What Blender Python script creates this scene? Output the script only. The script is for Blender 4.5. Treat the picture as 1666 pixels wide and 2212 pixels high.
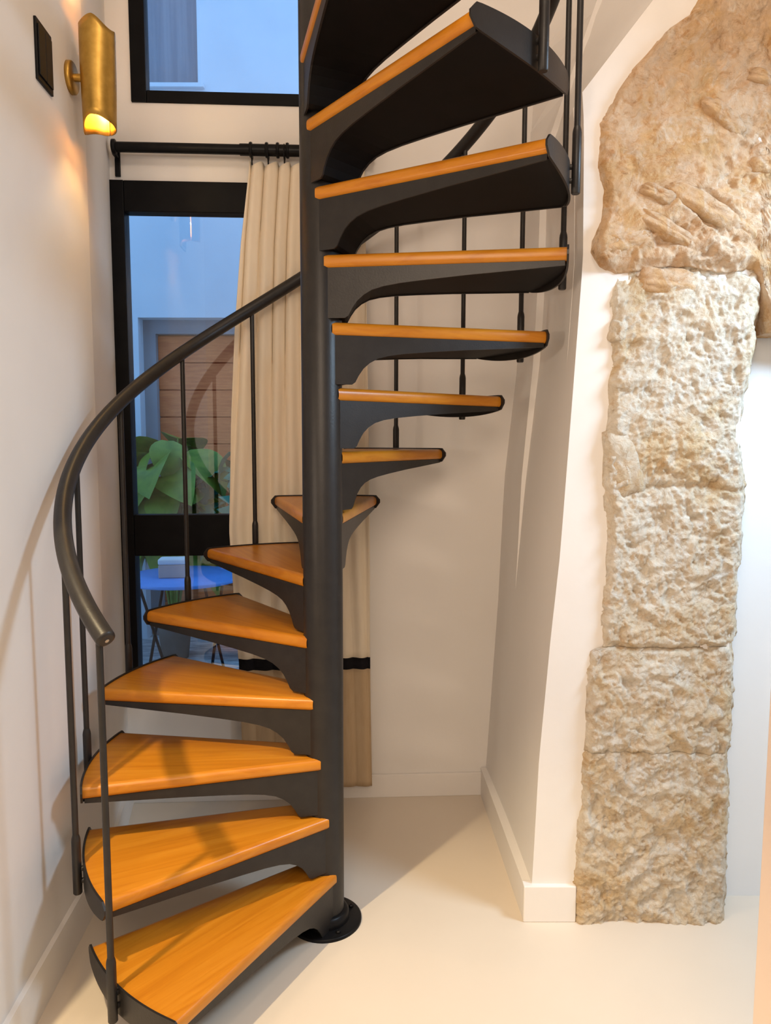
import bpy, bmesh, math, random
import numpy as np
from mathutils import Matrix, Vector

random.seed(7)
np.random.seed(7)
for o in list(bpy.data.objects):
    bpy.data.objects.remove(o, do_unlink=True)
scene = bpy.context.scene
COL = scene.collection
PI = math.pi

# ------------------------------------------------------------------ camera
YAW, PITCH, ROLL = -0.0026, 0.0970, 0.0018
fw = Vector((-math.sin(YAW) * math.cos(PITCH), math.cos(YAW) * math.cos(PITCH), -math.sin(PITCH)))
rt = Vector((math.cos(YAW), math.sin(YAW), 0))
up = rt.cross(fw)
r2 = rt * math.cos(ROLL) + up * math.sin(ROLL)
u2 = up * math.cos(ROLL) - rt * math.sin(ROLL)
cam_data = bpy.data.cameras.new('camera')
cam = bpy.data.objects.new('camera', cam_data)
COL.objects.link(cam)
cam.matrix_world = Matrix(((r2.x, u2.x, -fw.x, 0.1976), (r2.y, u2.y, -fw.y, -2.3696),
                           (r2.z, u2.z, -fw.z, 1.6305), (0, 0, 0, 1)))
cam_data.sensor_fit = 'HORIZONTAL'
cam_data.sensor_width = 36.0
cam_data.lens = 36.0 * 1587.67 / 1666.0
cam_data.clip_start = 0.02
scene.camera = cam

# ------------------------------------------------------------------ world (blue dusk) and lamps
world = bpy.data.worlds.new('dusk')
scene.world = world
world.use_nodes = True
bg = world.node_tree.nodes['Background']
bg.inputs['Color'].default_value = (0.26, 0.55, 1.0, 1)
bg.inputs['Strength'].default_value = 2.2


def lamp(name, kind, loc, energy, color, size=0.05, target=None, **kw):
    d = bpy.data.lights.new(name, kind)
    d.energy = energy
    d.color = color
    if kind == 'AREA':
        d.size = size
    else:
        d.shadow_soft_size = size
    for k, v in kw.items():
        setattr(d, k, v)
    o = bpy.data.objects.new(name, d)
    COL.objects.link(o)
    o.location = loc
    if target is not None:
        o.rotation_euler = (Vector(target) - Vector(loc)).to_track_quat('-Z', 'Y').to_euler()
    return o


# ceiling spot in the front room, left of the stair: throws the pole and baluster shadows to the back right
lamp('spot_key', 'SPOT', (-0.90, -1.26, 2.65), 192, (1.0, 0.78, 0.46), 0.03, target=(-0.45, -1.05, 0.0), spot_size=math.radians(77), spot_blend=0.55)
# cool white ceiling downlight over the right half of the room, round the end of the partition wall
lamp('ceiling_light_right', 'AREA', (2.0, -0.66, 2.55), 42, (0.54, 0.77, 1.0), 0.55, target=(1.45, -0.40, 0.6), shape='DISK')
# soft fill added behind the camera to lift the back wall and curtain
lamp('fill_light_rear', 'AREA', (-0.02, -3.2, 2.8), 37, (1.0, 0.79, 0.60), 1.0, target=(0.2, 0.3, 1.9))

# unseen fill added at the front left to brighten the niche wall
lamp('fill_light_left', 'POINT', (-1.9, -2.3, 1.75), 46, (1.0, 0.82, 0.64), 0.15)
# high fill added for the upper back wall, curtain and top treads
lamp('fill_light_high', 'AREA', (0.45, -1.45, 4.0), 14, (1.0, 0.80, 0.62), 0.5, target=(0.3, 0.3, 1.0), shape='DISK')

vs = scene.view_settings
vs.view_transform = 'Standard'
vs.look = 'None'
vs.exposure = 0.0
vs.gamma = 1.0
vs.use_curve_mapping = False

# ------------------------------------------------------------------ materials


def srgb(r, g, b):
    def f(c):
        c /= 255.0
        return c / 12.92 if c <= 0.04045 else ((c + 0.055) / 1.055) ** 2.4
    return (f(r), f(g), f(b), 1.0)


def new_mat(name):
    m = bpy.data.materials.new(name)
    m.use_nodes = True
    nt = m.node_tree
    b = nt.nodes['Principled BSDF']
    return m, nt, b


def ramp(nt, stops):
    n = nt.nodes.new('ShaderNodeValToRGB')
    el = n.color_ramp.elements
    while len(el) < len(stops):
        el.new(0.5)
    for e, (p, c) in zip(el, stops):
        e.position = p
        e.color = c
    return n


def coords(nt, scale=(1, 1, 1), kind='Object', rot=(0, 0, 0)):
    t = nt.nodes.new('ShaderNodeTexCoord')
    m = nt.nodes.new('ShaderNodeMapping')
    m.inputs['Scale'].default_value = scale
    m.inputs['Rotation'].default_value = rot
    nt.links.new(t.outputs[kind], m.inputs['Vector'])
    return m


def noise(nt, vec, scale, detail=4, rough=0.55, dist=0.0):
    n = nt.nodes.new('ShaderNodeTexNoise')
    n.inputs['Scale'].default_value = scale
    n.inputs['Detail'].default_value = detail
    n.inputs['Roughness'].default_value = rough
    n.inputs['Distortion'].default_value = dist
    nt.links.new(vec.outputs[0], n.inputs['Vector'])
    return n


def bump(nt, b, src, strength, dist=0.01, prev=None):
    n = nt.nodes.new('ShaderNodeBump')
    n.inputs['Strength'].default_value = strength
    n.inputs['Distance'].default_value = dist
    nt.links.new(src, n.inputs['Height'])
    if prev:
        nt.links.new(prev.outputs[0], n.inputs['Normal'])
    nt.links.new(n.outputs[0], b.inputs['Normal'])
    return n


def mottled(name, c1, c2, scale=3.0, rough=0.6, bump_s=0.0, bump_scale=60, metallic=0.0, spec=0.5, stretch=(1, 1, 1), detail=4):
    m, nt, b = new_mat(name)
    v = coords(nt, stretch)
    n = noise(nt, v, scale, detail)
    r = ramp(nt, [(0.35, c1), (0.65, c2)])
    nt.links.new(n.outputs['Fac'], r.inputs[0])
    nt.links.new(r.outputs[0], b.inputs['Base Color'])
    b.inputs['Roughness'].default_value = rough
    b.inputs['Metallic'].default_value = metallic
    b.inputs['Specular IOR Level'].default_value = spec
    if bump_s > 0:
        n2 = noise(nt, v, bump_scale, 3)
        bump(nt, b, n2.outputs['Fac'], bump_s)
    return m


M = {}
M['plaster'] = mottled('plaster', (0.835, 0.80, 0.765, 1), (0.865, 0.83, 0.795, 1), 2.0, 0.85, 0.12, 14, spec=0.25)
M['floor'] = mottled('floor_microcement', (0.73, 0.635, 0.525, 1), (0.76, 0.665, 0.555, 1), 1.6, 0.42, 0.03, 30, spec=0.4)
M['trim'] = mottled('white_trim_paint', (0.84, 0.805, 0.77, 1), (0.86, 0.825, 0.79, 1), 4, 0.5, 0.0, spec=0.4)
M['cool_lit_wall'] = mottled('cool_lit_white', (0.85, 0.875, 0.90, 1), (0.87, 0.895, 0.92, 1), 2, 0.8, 0.08, 14, spec=0.25)  # white wall with the cool bluish light put into its colour
M['peach'] = mottled('warm_lit_white', (0.87, 0.72, 0.63, 1), (0.89, 0.74, 0.65, 1), 2, 0.7, 0.0, spec=0.3)  # peach tone is warm light on a white wall end, put into the colour
M['steel'] = mottled('dark_steel_paint', (0.014, 0.0122, 0.0118, 1), (0.019, 0.0165, 0.0155, 1), 25, 0.40, 0.05, 180, spec=0.4)
M['black_frame'] = mottled('black_frame_paint', (0.004, 0.004, 0.005, 1), (0.006, 0.006, 0.007, 1), 12, 0.45, 0.0, spec=0.10)
M['black_satin'] = mottled('black_satin', (0.005, 0.005, 0.006, 1), (0.008, 0.008, 0.009, 1), 16, 0.35, 0.0, spec=0.15)
M['black_matte'] = mottled('black_matte', (0.004, 0.004, 0.004, 1), (0.006, 0.005, 0.005, 1), 16, 0.6, 0.0, spec=0.12)
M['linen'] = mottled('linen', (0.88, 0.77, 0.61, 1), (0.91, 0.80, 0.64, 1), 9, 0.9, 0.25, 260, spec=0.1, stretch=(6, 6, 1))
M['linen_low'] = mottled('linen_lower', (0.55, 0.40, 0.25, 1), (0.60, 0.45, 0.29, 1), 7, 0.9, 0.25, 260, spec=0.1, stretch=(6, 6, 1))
M['linen_black'] = mottled('linen_black', (0.010, 0.010, 0.012, 1), (0.014, 0.013, 0.016, 1), 9, 0.9, 0.2, 260, spec=0.1)
M['court_wall'] = mottled('courtyard_render', (0.62, 0.66, 0.72, 1), (0.70, 0.73, 0.78, 1), 1.3, 0.9, 0.1, 25, spec=0.1)
M['court_frame'] = mottled('courtyard_reveal', (0.26, 0.27, 0.30, 1), (0.30, 0.31, 0.34, 1), 3, 0.9, spec=0.1)
M['court_floor'] = mottled('courtyard_paving', (0.34, 0.34, 0.36, 1), (0.80, 0.78, 0.77, 1), 5, 0.8, 0.1, 30, spec=0.2, stretch=(1, 4, 1))
M['red_wood'] = mottled('red_brown_boards', (0.60, 0.13, 0.035, 1), (0.75, 0.20, 0.06, 1), 6, 0.6, 0.15, 40, spec=0.3, stretch=(1, 1, 8))
M['leaf_olive'] = mottled('leaf_olive', (0.09, 0.17, 0.012, 1), (0.19, 0.28, 0.03, 1), 9, 0.45, 0.0, spec=0.4)
M['leaf_teal'] = mottled('leaf_teal', (0.015, 0.12, 0.08, 1), (0.03, 0.20, 0.12, 1), 9, 0.4, 0.0, spec=0.4)
M['leaf_palm'] = mottled('leaf_palm', (0.03, 0.16, 0.06, 1), (0.06, 0.24, 0.09, 1), 9, 0.5, 0.0, spec=0.4)
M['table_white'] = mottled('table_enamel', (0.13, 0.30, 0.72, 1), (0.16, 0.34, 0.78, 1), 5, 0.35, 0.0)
M['box_card'] = mottled('box_card', (0.62, 0.42, 0.36, 1), (0.68, 0.47, 0.40, 1), 8, 0.8, 0.0, spec=0.2)
M['box_top'] = mottled('box_top', (0.80, 0.74, 0.72, 1), (0.85, 0.79, 0.77, 1), 8, 0.8, 0.0, spec=0.2)
M['pot'] = mottled('pot_clay', (0.16, 0.12, 0.10, 1), (0.22, 0.17, 0.14, 1), 8, 0.9, 0.1, 60, spec=0.2)
M['shutter'] = mottled('far_window_blind', (0.16, 0.19, 0.24, 1), (0.22, 0.25, 0.30, 1), 3, 0.5, 0.0, spec=0.4, stretch=(10, 1, 0.3))
M['chrome'] = mottled('bolt_steel', (0.45, 0.43, 0.40, 1), (0.55, 0.52, 0.5, 1), 30, 0.3, 0.0, metallic=1.0)


def wood_mat():
    m, nt, b = new_mat('honey_wood')
    v = coords(nt, (1.2, 22, 22))
    info = nt.nodes.new('ShaderNodeObjectInfo')
    addv = nt.nodes.new('ShaderNodeVectorMath')
    addv.operation = 'ADD'
    comb = nt.nodes.new('ShaderNodeCombineXYZ')
    mul = nt.nodes.new('ShaderNodeMath')
    mul.operation = 'MULTIPLY'
    mul.inputs[1].default_value = 37.0
    nt.links.new(info.outputs['Random'], mul.inputs[0])
    nt.links.new(mul.outputs[0], comb.inputs[0])
    nt.links.new(mul.outputs[0], comb.inputs[1])
    nt.links.new(v.outputs[0], addv.inputs[0])
    nt.links.new(comb.outputs[0], addv.inputs[1])
    n = noise(nt, addv, 1.6, 6, 0.6, 0.8)
    r = ramp(nt, [(0.28, (0.46, 0.150, 0.008, 1)), (0.5, (0.55, 0.200, 0.012, 1)), (0.75, (0.61, 0.245, 0.020, 1))])
    nt.links.new(n.outputs['Fac'], r.inputs[0])
    nt.links.new(r.outputs[0], b.inputs['Base Color'])
    b.inputs['Roughness'].default_value = 0.33
    b.inputs['Specular IOR Level'].default_value = 0.4
    b.inputs['Coat Weight'].default_value = 0.08
    b.inputs['Coat Roughness'].default_value = 0.2
    bump(nt, b, n.outputs['Fac'], 0.05, 0.004)
    return m


M['wood'] = wood_mat()


def stone_mat(name, warm):
    m, nt, b = new_mat(name)
    v = coords(nt)
    n1 = noise(nt, v, 3.6, 6, 0.62, 0.8)
    n2 = noise(nt, v, 15, 8, 0.72, 1.6)
    n3 = noise(nt, v, 62, 6, 0.72, 0.6)
    n4 = noise(nt, v, 7.0, 7, 0.7, 2.0)
    n5 = noise(nt, v, 19, 6, 0.7, 1.0)
    if warm:
        st = [(0.30, (0.806, 0.645, 0.473, 1)), (0.46, (0.715, 0.507, 0.334, 1)), (0.58, (0.691, 0.449, 0.230, 1)), (0.72, (0.507, 0.276, 0.104, 1))]
    else:
        st = [(0.30, (0.80, 0.74, 0.64, 1)), (0.48, (0.77, 0.68, 0.55, 1)), (0.62, (0.72, 0.57, 0.38, 1)), (0.78, (0.60, 0.41, 0.20, 1))]
    r1 = ramp(nt, st)
    nt.links.new(n1.outputs['Fac'], r1.inputs[0])
    # pale lime patches
    mix2 = nt.nodes.new('ShaderNodeMixRGB')
    mix2.inputs[2].default_value = (0.80, 0.76, 0.70, 1) if not warm else (0.80, 0.69, 0.57, 1)
    r3 = ramp(nt, [(0.50, (0, 0, 0, 1)), (0.66, (0.75, 0.75, 0.75, 1))])
    nt.links.new(n4.outputs['Fac'], r3.inputs[0])
    nt.links.new(r3.outputs[0], mix2.inputs[0])
    nt.links.new(r1.outputs[0], mix2.inputs[1])
    # dark pores and rusty veins
    r2_ = ramp(nt, [(0.30, (0.48, 0.38, 0.28, 1)), (0.40, (0.90, 0.85, 0.78, 1)), (0.52, (1, 1, 1, 1))])
    nt.links.new(n2.outputs['Fac'], r2_.inputs[0])
    mix = nt.nodes.new('ShaderNodeMixRGB')
    mix.blend_type = 'MULTIPLY'
    mix.inputs[0].default_value = 0.8
    nt.links.new(mix2.outputs[0], mix.inputs[1])
    nt.links.new(r2_.outputs[0], mix.inputs[2])
    r5 = ramp(nt, [(0.53, (1, 1, 1, 1)), (0.63, (0.74, 0.52, 0.30, 1))])
    nt.links.new(n5.outputs['Fac'], r5.inputs[0])
    mix3 = nt.nodes.new('ShaderNodeMixRGB')
    mix3.blend_type = 'MULTIPLY'
    mix3.inputs[0].default_value = 0.55 if warm else 0.4
    nt.links.new(mix.outputs[0], mix3.inputs[1])
    nt.links.new(r5.outputs[0], mix3.inputs[2])
    nt.links.new(mix3.outputs[0], b.inputs['Base Color'])
    b.inputs['Roughness'].default_value = 0.95
    b.inputs['Specular IOR Level'].default_value = 0.15
    b1 = bump(nt, b, n2.outputs['Fac'], 0.7, 0.016)
    bump(nt, b, n3.outputs['Fac'], 0.75, 0.008, b1)
    return m


M['stone'] = stone_mat('limestone', False)
M['stone_warm'] = stone_mat('limestone_warm', True)


def brass_mat():
    m, nt, b = new_mat('aged_brass')
    v = coords(nt, (1, 1, 1))
    n = noise(nt, v, 30, 4)
    r = ramp(nt, [(0.3, (0.42, 0.25, 0.05, 1)), (0.7, (0.55, 0.34, 0.08, 1))])
    nt.links.new(n.outputs['Fac'], r.inputs[0])
    nt.links.new(r.outputs[0], b.inputs['Base Color'])
    b.inputs['Metallic'].default_value = 0.85
    b.inputs['Roughness'].default_value = 0.42
    return m


M['brass'] = brass_mat()


def glass_mat():
    m, nt, b = new_mat('window_glass')
    nt.nodes.remove(b)
    out = nt.nodes['Material Output']
    tr = nt.nodes.new('ShaderNodeBsdfTransparent')
    tr.inputs[0].default_value = (0.94, 0.97, 0.98, 1)
    gl = nt.nodes.new('ShaderNodeBsdfGlossy')
    gl.inputs['Roughness'].default_value = 0.0
    fr = nt.nodes.new('ShaderNodeFresnel')
    fr.inputs['IOR'].default_value = 1.75
    mx = nt.nodes.new('ShaderNodeMixShader')
    nt.links.new(fr.outputs[0], mx.inputs[0])
    nt.links.new(tr.outputs[0], mx.inputs[1])
    nt.links.new(gl.outputs[0], mx.inputs[2])
    nt.links.new(mx.outputs[0], out.inputs['Surface'])
    return m


M['glass'] = glass_mat()


def emit_mat(name, col, s):
    m, nt, b = new_mat(name)
    b.inputs['Emission Color'].default_value = col
    b.inputs['Emission Strength'].default_value = s
    return m


M['bulb'] = emit_mat('warm_bulb', (1.0, 0.62, 0.20, 1), 12)

# ------------------------------------------------------------------ mesh helpers


def mesh_obj(name, verts, faces, mat, parent=None, mw=None, smooth=False):
    me = bpy.data.meshes.new(name)
    me.from_pydata([tuple(v) for v in verts], [], [tuple(f) for f in faces])
    bm = bmesh.new()
    bm.from_mesh(me)
    bmesh.ops.recalc_face_normals(bm, faces=bm.faces)
    bm.to_mesh(me)
    bm.free()
    me.materials.append(M[mat] if isinstance(mat, str) else mat)
    if smooth:
        for p in me.polygons:
            p.use_smooth = True
    return link(name, me, parent, mw)


def link(name, me, parent=None, mw=None):
    o = bpy.data.objects.new(name, me)
    COL.objects.link(o)
    if parent is not None:
        o.parent = parent
    if mw is not None:
        if parent is not None:
            o.matrix_local = mw
        else:
            o.matrix_world = mw
    return o


class MB:
    """collects shapes into one mesh"""

    def __init__(self):
        self.v = []
        self.f = []
        self.s = []

    def add(self, vs_, fs_, smooth=False):
        n = len(self.v)
        self.v += [tuple(p) for p in vs_]
        self.f += [tuple(i + n for i in f) for f in fs_]
        self.s += [smooth] * len(fs_)
        return self

    def box(self, x0, x1, y0, y1, z0, z1, bev=0.0):
        if bev <= 0:
            vs_ = [(x, y, z) for z in (z0, z1) for y in (y0, y1) for x in (x0, x1)]
            fs_ = [(0, 1, 3, 2), (4, 6, 7, 5), (0, 4, 5, 1), (2, 3, 7, 6), (0, 2, 6, 4), (1, 5, 7, 3)]
            return self.add(vs_, fs_)
        bm = bmesh.new()
        vs_ = [bm.verts.new((x, y, z)) for z in (z0, z1) for y in (y0, y1) for x in (x0, x1)]
        for f in [(0, 1, 3, 2), (4, 6, 7, 5), (0, 4, 5, 1), (2, 3, 7, 6), (0, 2, 6, 4), (1, 5, 7, 3)]:
            bm.faces.new([vs_[i] for i in f])
        bmesh.ops.recalc_face_normals(bm, faces=bm.faces)
        bmesh.ops.bevel(bm, geom=list(bm.edges), offset=bev, segments=2, profile=0.5, affect='EDGES')
        bm.verts.index_update()
        self.add([v.co[:] for v in bm.verts], [[v.index for v in f.verts] for f in bm.faces])
        bm.free()
        return self

    def lathe(self, prof, seg=32, axis='z', origin=(0, 0, 0), smooth=True):
        vs_, fs_ = [], []
        n = len(prof)
        for i in range(seg):
            a = 2 * PI * i / seg
            for r, h in prof:
                c = (r * math.cos(a), r * math.sin(a), h)
                if axis == 'x':
                    c = (c[2], c[0], c[1])
                elif axis == 'y':
                    c = (c[0], c[2], c[1])
                vs_.append((c[0] + origin[0], c[1] + origin[1], c[2] + origin[2]))
        for i in range(seg):
            j = (i + 1) % seg
            for k in range(n - 1):
                fs_.append((i * n + k, j * n + k, j * n + k + 1, i * n + k + 1))
        self.add(vs_, fs_, smooth)
        if prof[0][0] > 1e-6:
            self.add([vs_[i * n] for i in range(seg)], [tuple(range(seg))])
        if prof[-1][0] > 1e-6:
            self.add([vs_[i * n + n - 1] for i in range(seg)], [tuple(range(seg))])
        return self

    def tube(self, pts, r, seg=12, cap=True):
        pts = [Vector(p) for p in pts]
        rs = r if isinstance(r, (list, tuple)) else [r] * len(pts)
        vs_, fs_ = [], []
        ref = None
        for i, p in enumerate(pts):
            t = (pts[min(i + 1, len(pts) - 1)] - pts[max(i - 1, 0)]).normalized()
            if ref is None:
                ref = Vector((0, 0, 1)) if abs(t.z) < 0.95 else Vector((1, 0, 0))
            a = (ref - t * ref.dot(t)).normalized()
            ref = a
            b = t.cross(a)
            for k in range(seg):
                q = 2 * PI * k / seg
                vs_.append(tuple(p + (a * math.cos(q) + b * math.sin(q)) * rs[i]))
        for i in range(len(pts) - 1):
            for k in range(seg):
                k2 = (k + 1) % seg
                fs_.append((i * seg + k, i * seg + k2, (i + 1) * seg + k2, (i + 1) * seg + k))
        self.add(vs_, fs_, True)
        if cap:
            self.add(vs_[:seg], [tuple(range(seg))])
            self.add(vs_[-seg:], [tuple(range(seg))])
        return self

    def prism(self, poly, z0, z1):
        n = len(poly)
        vs_ = [(x, y, z0) for x, y in poly] + [(x, y, z1) for x, y in poly]
        fs_ = [tuple(range(n))[::-1], tuple(range(n, 2 * n))]
        fs_ += [(i, (i + 1) % n, n + (i + 1) % n, n + i) for i in range(n)]
        return self.add(vs_, fs_)

    def mesh(self, name, mat):
        me = bpy.data.meshes.new(name)
        me.from_pydata(self.v, [], self.f)
        for p, s in zip(me.polygons, self.s):
            p.use_smooth = s
        bm = bmesh.new()
        bm.from_mesh(me)
        bmesh.ops.recalc_face_normals(bm, faces=bm.faces)
        bm.to_mesh(me)
        bm.free()
        me.materials.append(M[mat] if isinstance(mat, str) else mat)
        return me

    def build(self, name, mat, parent=None, mw=None):
        return link(name, self.mesh(name, mat), parent, mw)


def tag(o, label, cat, group=None, kind=None):
    o['label'] = label
    o['category'] = cat
    if group:
        o['group'] = group
    if kind:
        o['kind'] = kind
    return o


def empty(name, loc=(0, 0, 0), mw=None):
    o = bpy.data.objects.new(name, None)
    o.empty_display_size = 0.1
    COL.objects.link(o)
    if mw is not None:
        o.matrix_world = mw
    else:
        o.location = loc
    return o


def interp(tbl, z):
    return float(np.interp(z, [t[0] for t in tbl], [t[1] for t in tbl]))


# ------------------------------------------------------------------ room shell
CEIL = 4.25
MBK = Matrix.Translation((0, 0.865, 0)) @ Matrix.Rotation(math.atan(0.05), 4, 'Z')   # frame of the back wall

flr = MB().box(-3.2, 3.7, -4.2, 1.3, -0.12, 0.0).build('floor', 'floor')
tag(flr, 'pale cream polished microcement floor under the spiral stair', 'floor', kind='structure')
cl = MB().box(-3.2, 3.7, -4.2, 1.5, CEIL, CEIL + 0.15).build('ceiling', 'plaster')
tag(cl, 'plain white ceiling high above the spiral stair', 'ceiling', kind='structure')

# left wall: straight run, then a slight splay towards the window corner; it ends in front and turns away
def lx(y):
    return -0.815 - 0.06 * y


left_poly = [(lx(-0.68), -0.68), (lx(0.278), 0.278), (-0.946, 0.8175), (-0.99, 0.93), (-1.25, 0.93), (-1.25, -0.68)]
wl = MB().prism(left_poly, 0, CEIL).build('wall_left', 'plaster')
tag(wl, 'white plastered wall beside the lower steps, carrying the brass sconce', 'wall', kind='structure')
wo = MB().box(-3.2, -1.2, -0.68, -0.5, 0, CEIL).box(-3.35, -3.2, -4.2, -0.5, 0, CEIL).build('wall_left_return', 'plaster')
tag(wo, 'white wall of the front room, turning away left of the stair', 'wall', kind='structure')
wr = MB().box(-3.35, 3.85, -4.35, -4.2, 0, CEIL).build('wall_rear', 'plaster')
tag(wr, 'white wall behind the viewer', 'wall', kind='structure')
we = MB().box(3.7, 3.85, -4.2, 1.5, 0, CEIL).build('wall_far_right', 'plaster')
tag(we, 'white wall at the far right end of the front room', 'wall', kind='structure')

# back wall with two openings (built from strips around the holes), in its own frame: x along, y outwards
W1 = (-0.952, 0.09, 0.50, 2.705)      # lower glazed door
W2 = (-0.848, 0.02, 3.020, 3.95)      # upper window


def wall_with_holes(x0, x1, z0, z1, y0, y1, holes):
    xs = sorted({x0, x1} | {h[0] for h in holes} | {h[1] for h in holes})
    zs = sorted({z0, z1} | {h[2] for h in holes} | {h[3] for h in holes})
    inside = lambda i, j: any(h[0] <= xs[i] < h[1] and h[2] <= zs[j] < h[3] for h in holes)
    nx, nz = len(xs), len(zs)
    vid = {}
    vs_, fs_ = [], []

    def V(i, j, k):
        if (i, j, k) not in vid:
            vid[(i, j, k)] = len(vs_)
            vs_.append((xs[i], (y0, y1)[k], zs[j]))
        return vid[(i, j, k)]
    solid = [[not inside(i, j) for j in range(nz - 1)] for i in range(nx - 1)]
    for i in range(nx - 1):
        for j in range(nz - 1):
            if not solid[i][j]:
                continue
            fs_.append((V(i, j, 0), V(i + 1, j, 0), V(i + 1, j + 1, 0), V(i, j + 1, 0)))
            fs_.append((V(i, j, 1), V(i, j + 1, 1), V(i + 1, j + 1, 1), V(i + 1, j, 1)))
            for di, dj, a, b in ((-1, 0, (i, j), (i, j + 1)), (1, 0, (i + 1, j), (i + 1, j + 1)),
                                 (0, -1, (i, j), (i + 1, j)), (0, 1, (i, j + 1), (i + 1, j + 1))):
                ii, jj = i + di, j + dj
                if 0 <= ii < nx - 1 and 0 <= jj < nz - 1 and solid[ii][jj]:
                    continue
                fs_.append((V(a[0], a[1], 0), V(b[0], b[1], 0), V(b[0], b[1], 1), V(a[0], a[1], 1)))
    return vs_, fs_


v_, f_ = wall_with_holes(-1.25, 3.75, 0, CEIL, 0.0, 0.10, [W1, W2])
wb = mesh_obj('wall_back', v_, f_, 'plaster', mw=MBK)
tag(wb, 'white back wall with the two black-framed windows behind the stair', 'wall', kind='structure')

# right side: niche wall that leans outwards as it rises, plaster strip on its front, stone beyond
FRONT = [(0, .693), (.142, .706), (.568, .720), (.981, .749), (1.258, .773), (1.781, .801), (2.197, .822), (2.6, .814), (2.696, .806), (2.963, 1.013), (4.25, 2.013)]
BACK = [(0, .664), (.905, .716), (1.43, .753), (1.94, .805), (2.55, .823), (3.0, .844), (3.47, .867), (4.25, .90)]
vs_, fs_ = [], []
zs = list(np.linspace(0, 2.696, 40)) + list(np.linspace(2.76, CEIL, 14))
NC = 7
for z in zs:
    yf = 0.0
    for c in range(NC):
        t = c / (NC - 1)
        xb, xf = interp(BACK, z), interp(FRONT, z)
        bow = 0.006 * math.sin(3.1 * z + 1.0) * math.sin(PI * t)
        vs_.append((xb + (xf - xb) * t + bow, 0.93 + (yf - 0.93) * t, z))
for i in range(len(zs) - 1):
    for c in range(NC - 1):
        a = i * NC + c
        fs_.append((a, a + 1, a + NC + 1, a + NC))
wn = mesh_obj('wall_right_niche', vs_, fs_, 'plaster', smooth=True)
tag(wn, 'white plastered niche wall leaning outwards to the right of the stair', 'wall', kind='structure')

fz = [z for z in np.linspace(0, 2.696, 40)]
poly = [(interp(FRONT, z), 0.0, z) for z in fz] + [(2.012, 0.0, 4.249), (3.69, 0.0, 4.249), (3.69, 0.0, 2.12), (1.34, 0.0, 2.12), (1.34, 0.0, 0.0)]
n = len(poly)
vs_ = poly + [(x, 0.11, z) for x, y, z in poly]
fs_ = [tuple(range(n)), tuple(range(2 * n - 1, n - 1, -1))]
fs_ += [(i, (i + 1) % n, n + (i + 1) % n, n + i) for i in range(len(fz) + 1, n - 1)]
wf = mesh_obj('wall_right_front', vs_, fs_, 'plaster')
tag(wf, 'narrow white plaster strip between the niche and the stone pillar', 'wall', kind='structure')
wg = MB().box(1.30, 3.7, 0.13, 0.25, 0, 2.5).build('wall_right_recess', 'cool_lit_wall')
tag(wg, 'bright white wall to the right of the stone pillar', 'wall', kind='structure')
# end of a near wall at the right edge of the picture
wj = MB().box(0.94, 1.14, -1.12, -1.0, 0, 2.4, 0.004).build('trim_1', 'peach')
tag(wj, 'wall end, peach from warm light put into its colour, at the right edge of the picture', 'wall end', kind='structure')

# vertical boxed trim in the far corner of the niche
vs_, fs_ = [], []
for z in np.linspace(0.9, CEIL, 24):
    xb, xf = interp(BACK, z), interp(FRONT, z)
    t1 = 0.40
    xr = xb + (xf - xb) * t1
    d = 0.022 * min(1.0, max(0.0, (z - 0.9) / 0.6))
    vs_ += [(xb - d, 0.93, z), (xr - d, 0.93 - 0.93 * t1, z), (xr + 0.03, 0.93 - 0.93 * t1, z), (xb + 0.03, 0.93, z)]
m_ = len(vs_) // 4
for i in range(m_ - 1):
    for k in range(4):
        fs_.append((4 * i + k, 4 * i + (k + 1) % 4, 4 * i + 4 + (k + 1) % 4, 4 * i + 4 + k))
fs_ += [(0, 1, 2, 3), tuple(range(4 * m_ - 4, 4 * m_))]
t2 = mesh_obj('trim_2', vs_, fs_, 'plaster')
tag(t2, 'white boxed-out casing up the far corner of the niche', 'trim', kind='structure')

# baseboards
bb = MB().box(-0.95, 0.66, -0.014, 0.0, 0, 0.108, 0.002).build('baseboard_back', 'trim', mw=MBK)
tag(bb, 'low white baseboard along the back wall', 'baseboard', kind='structure')
lp = [(lx(-0.68), -0.68), (lx(0.278), 0.278), (-0.946, 0.8175)]
inn = [(x + 0.016, y) for x, y in lp]
bl = MB().prism(lp + inn[::-1], 0, 0.140).build('baseboard_left', 'trim')
tag(bl, 'white baseboard along the left wall below the steps', 'baseboard', kind='structure')
bx0, bx1 = .664, .693
br = MB().prism([(bx0 + 0.03, .895), (bx1 + 0.03, 0.021), (bx1 - 0.018, 0.021), (bx0 - 0.016, .895)], 0, 0.128).build('baseboard_right', 'trim')
tag(br, 'white baseboard running back along the right niche wall', 'baseboard', kind='structure')
bf = MB().box(0.675, 0.853, -0.018, 0.02, 0, 0.128, 0.003).build('baseboard_front', 'trim')
tag(bf, 'short white baseboard block in front of the plaster strip', 'baseboard', kind='structure')

# ------------------------------------------------------------------ windows


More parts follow.
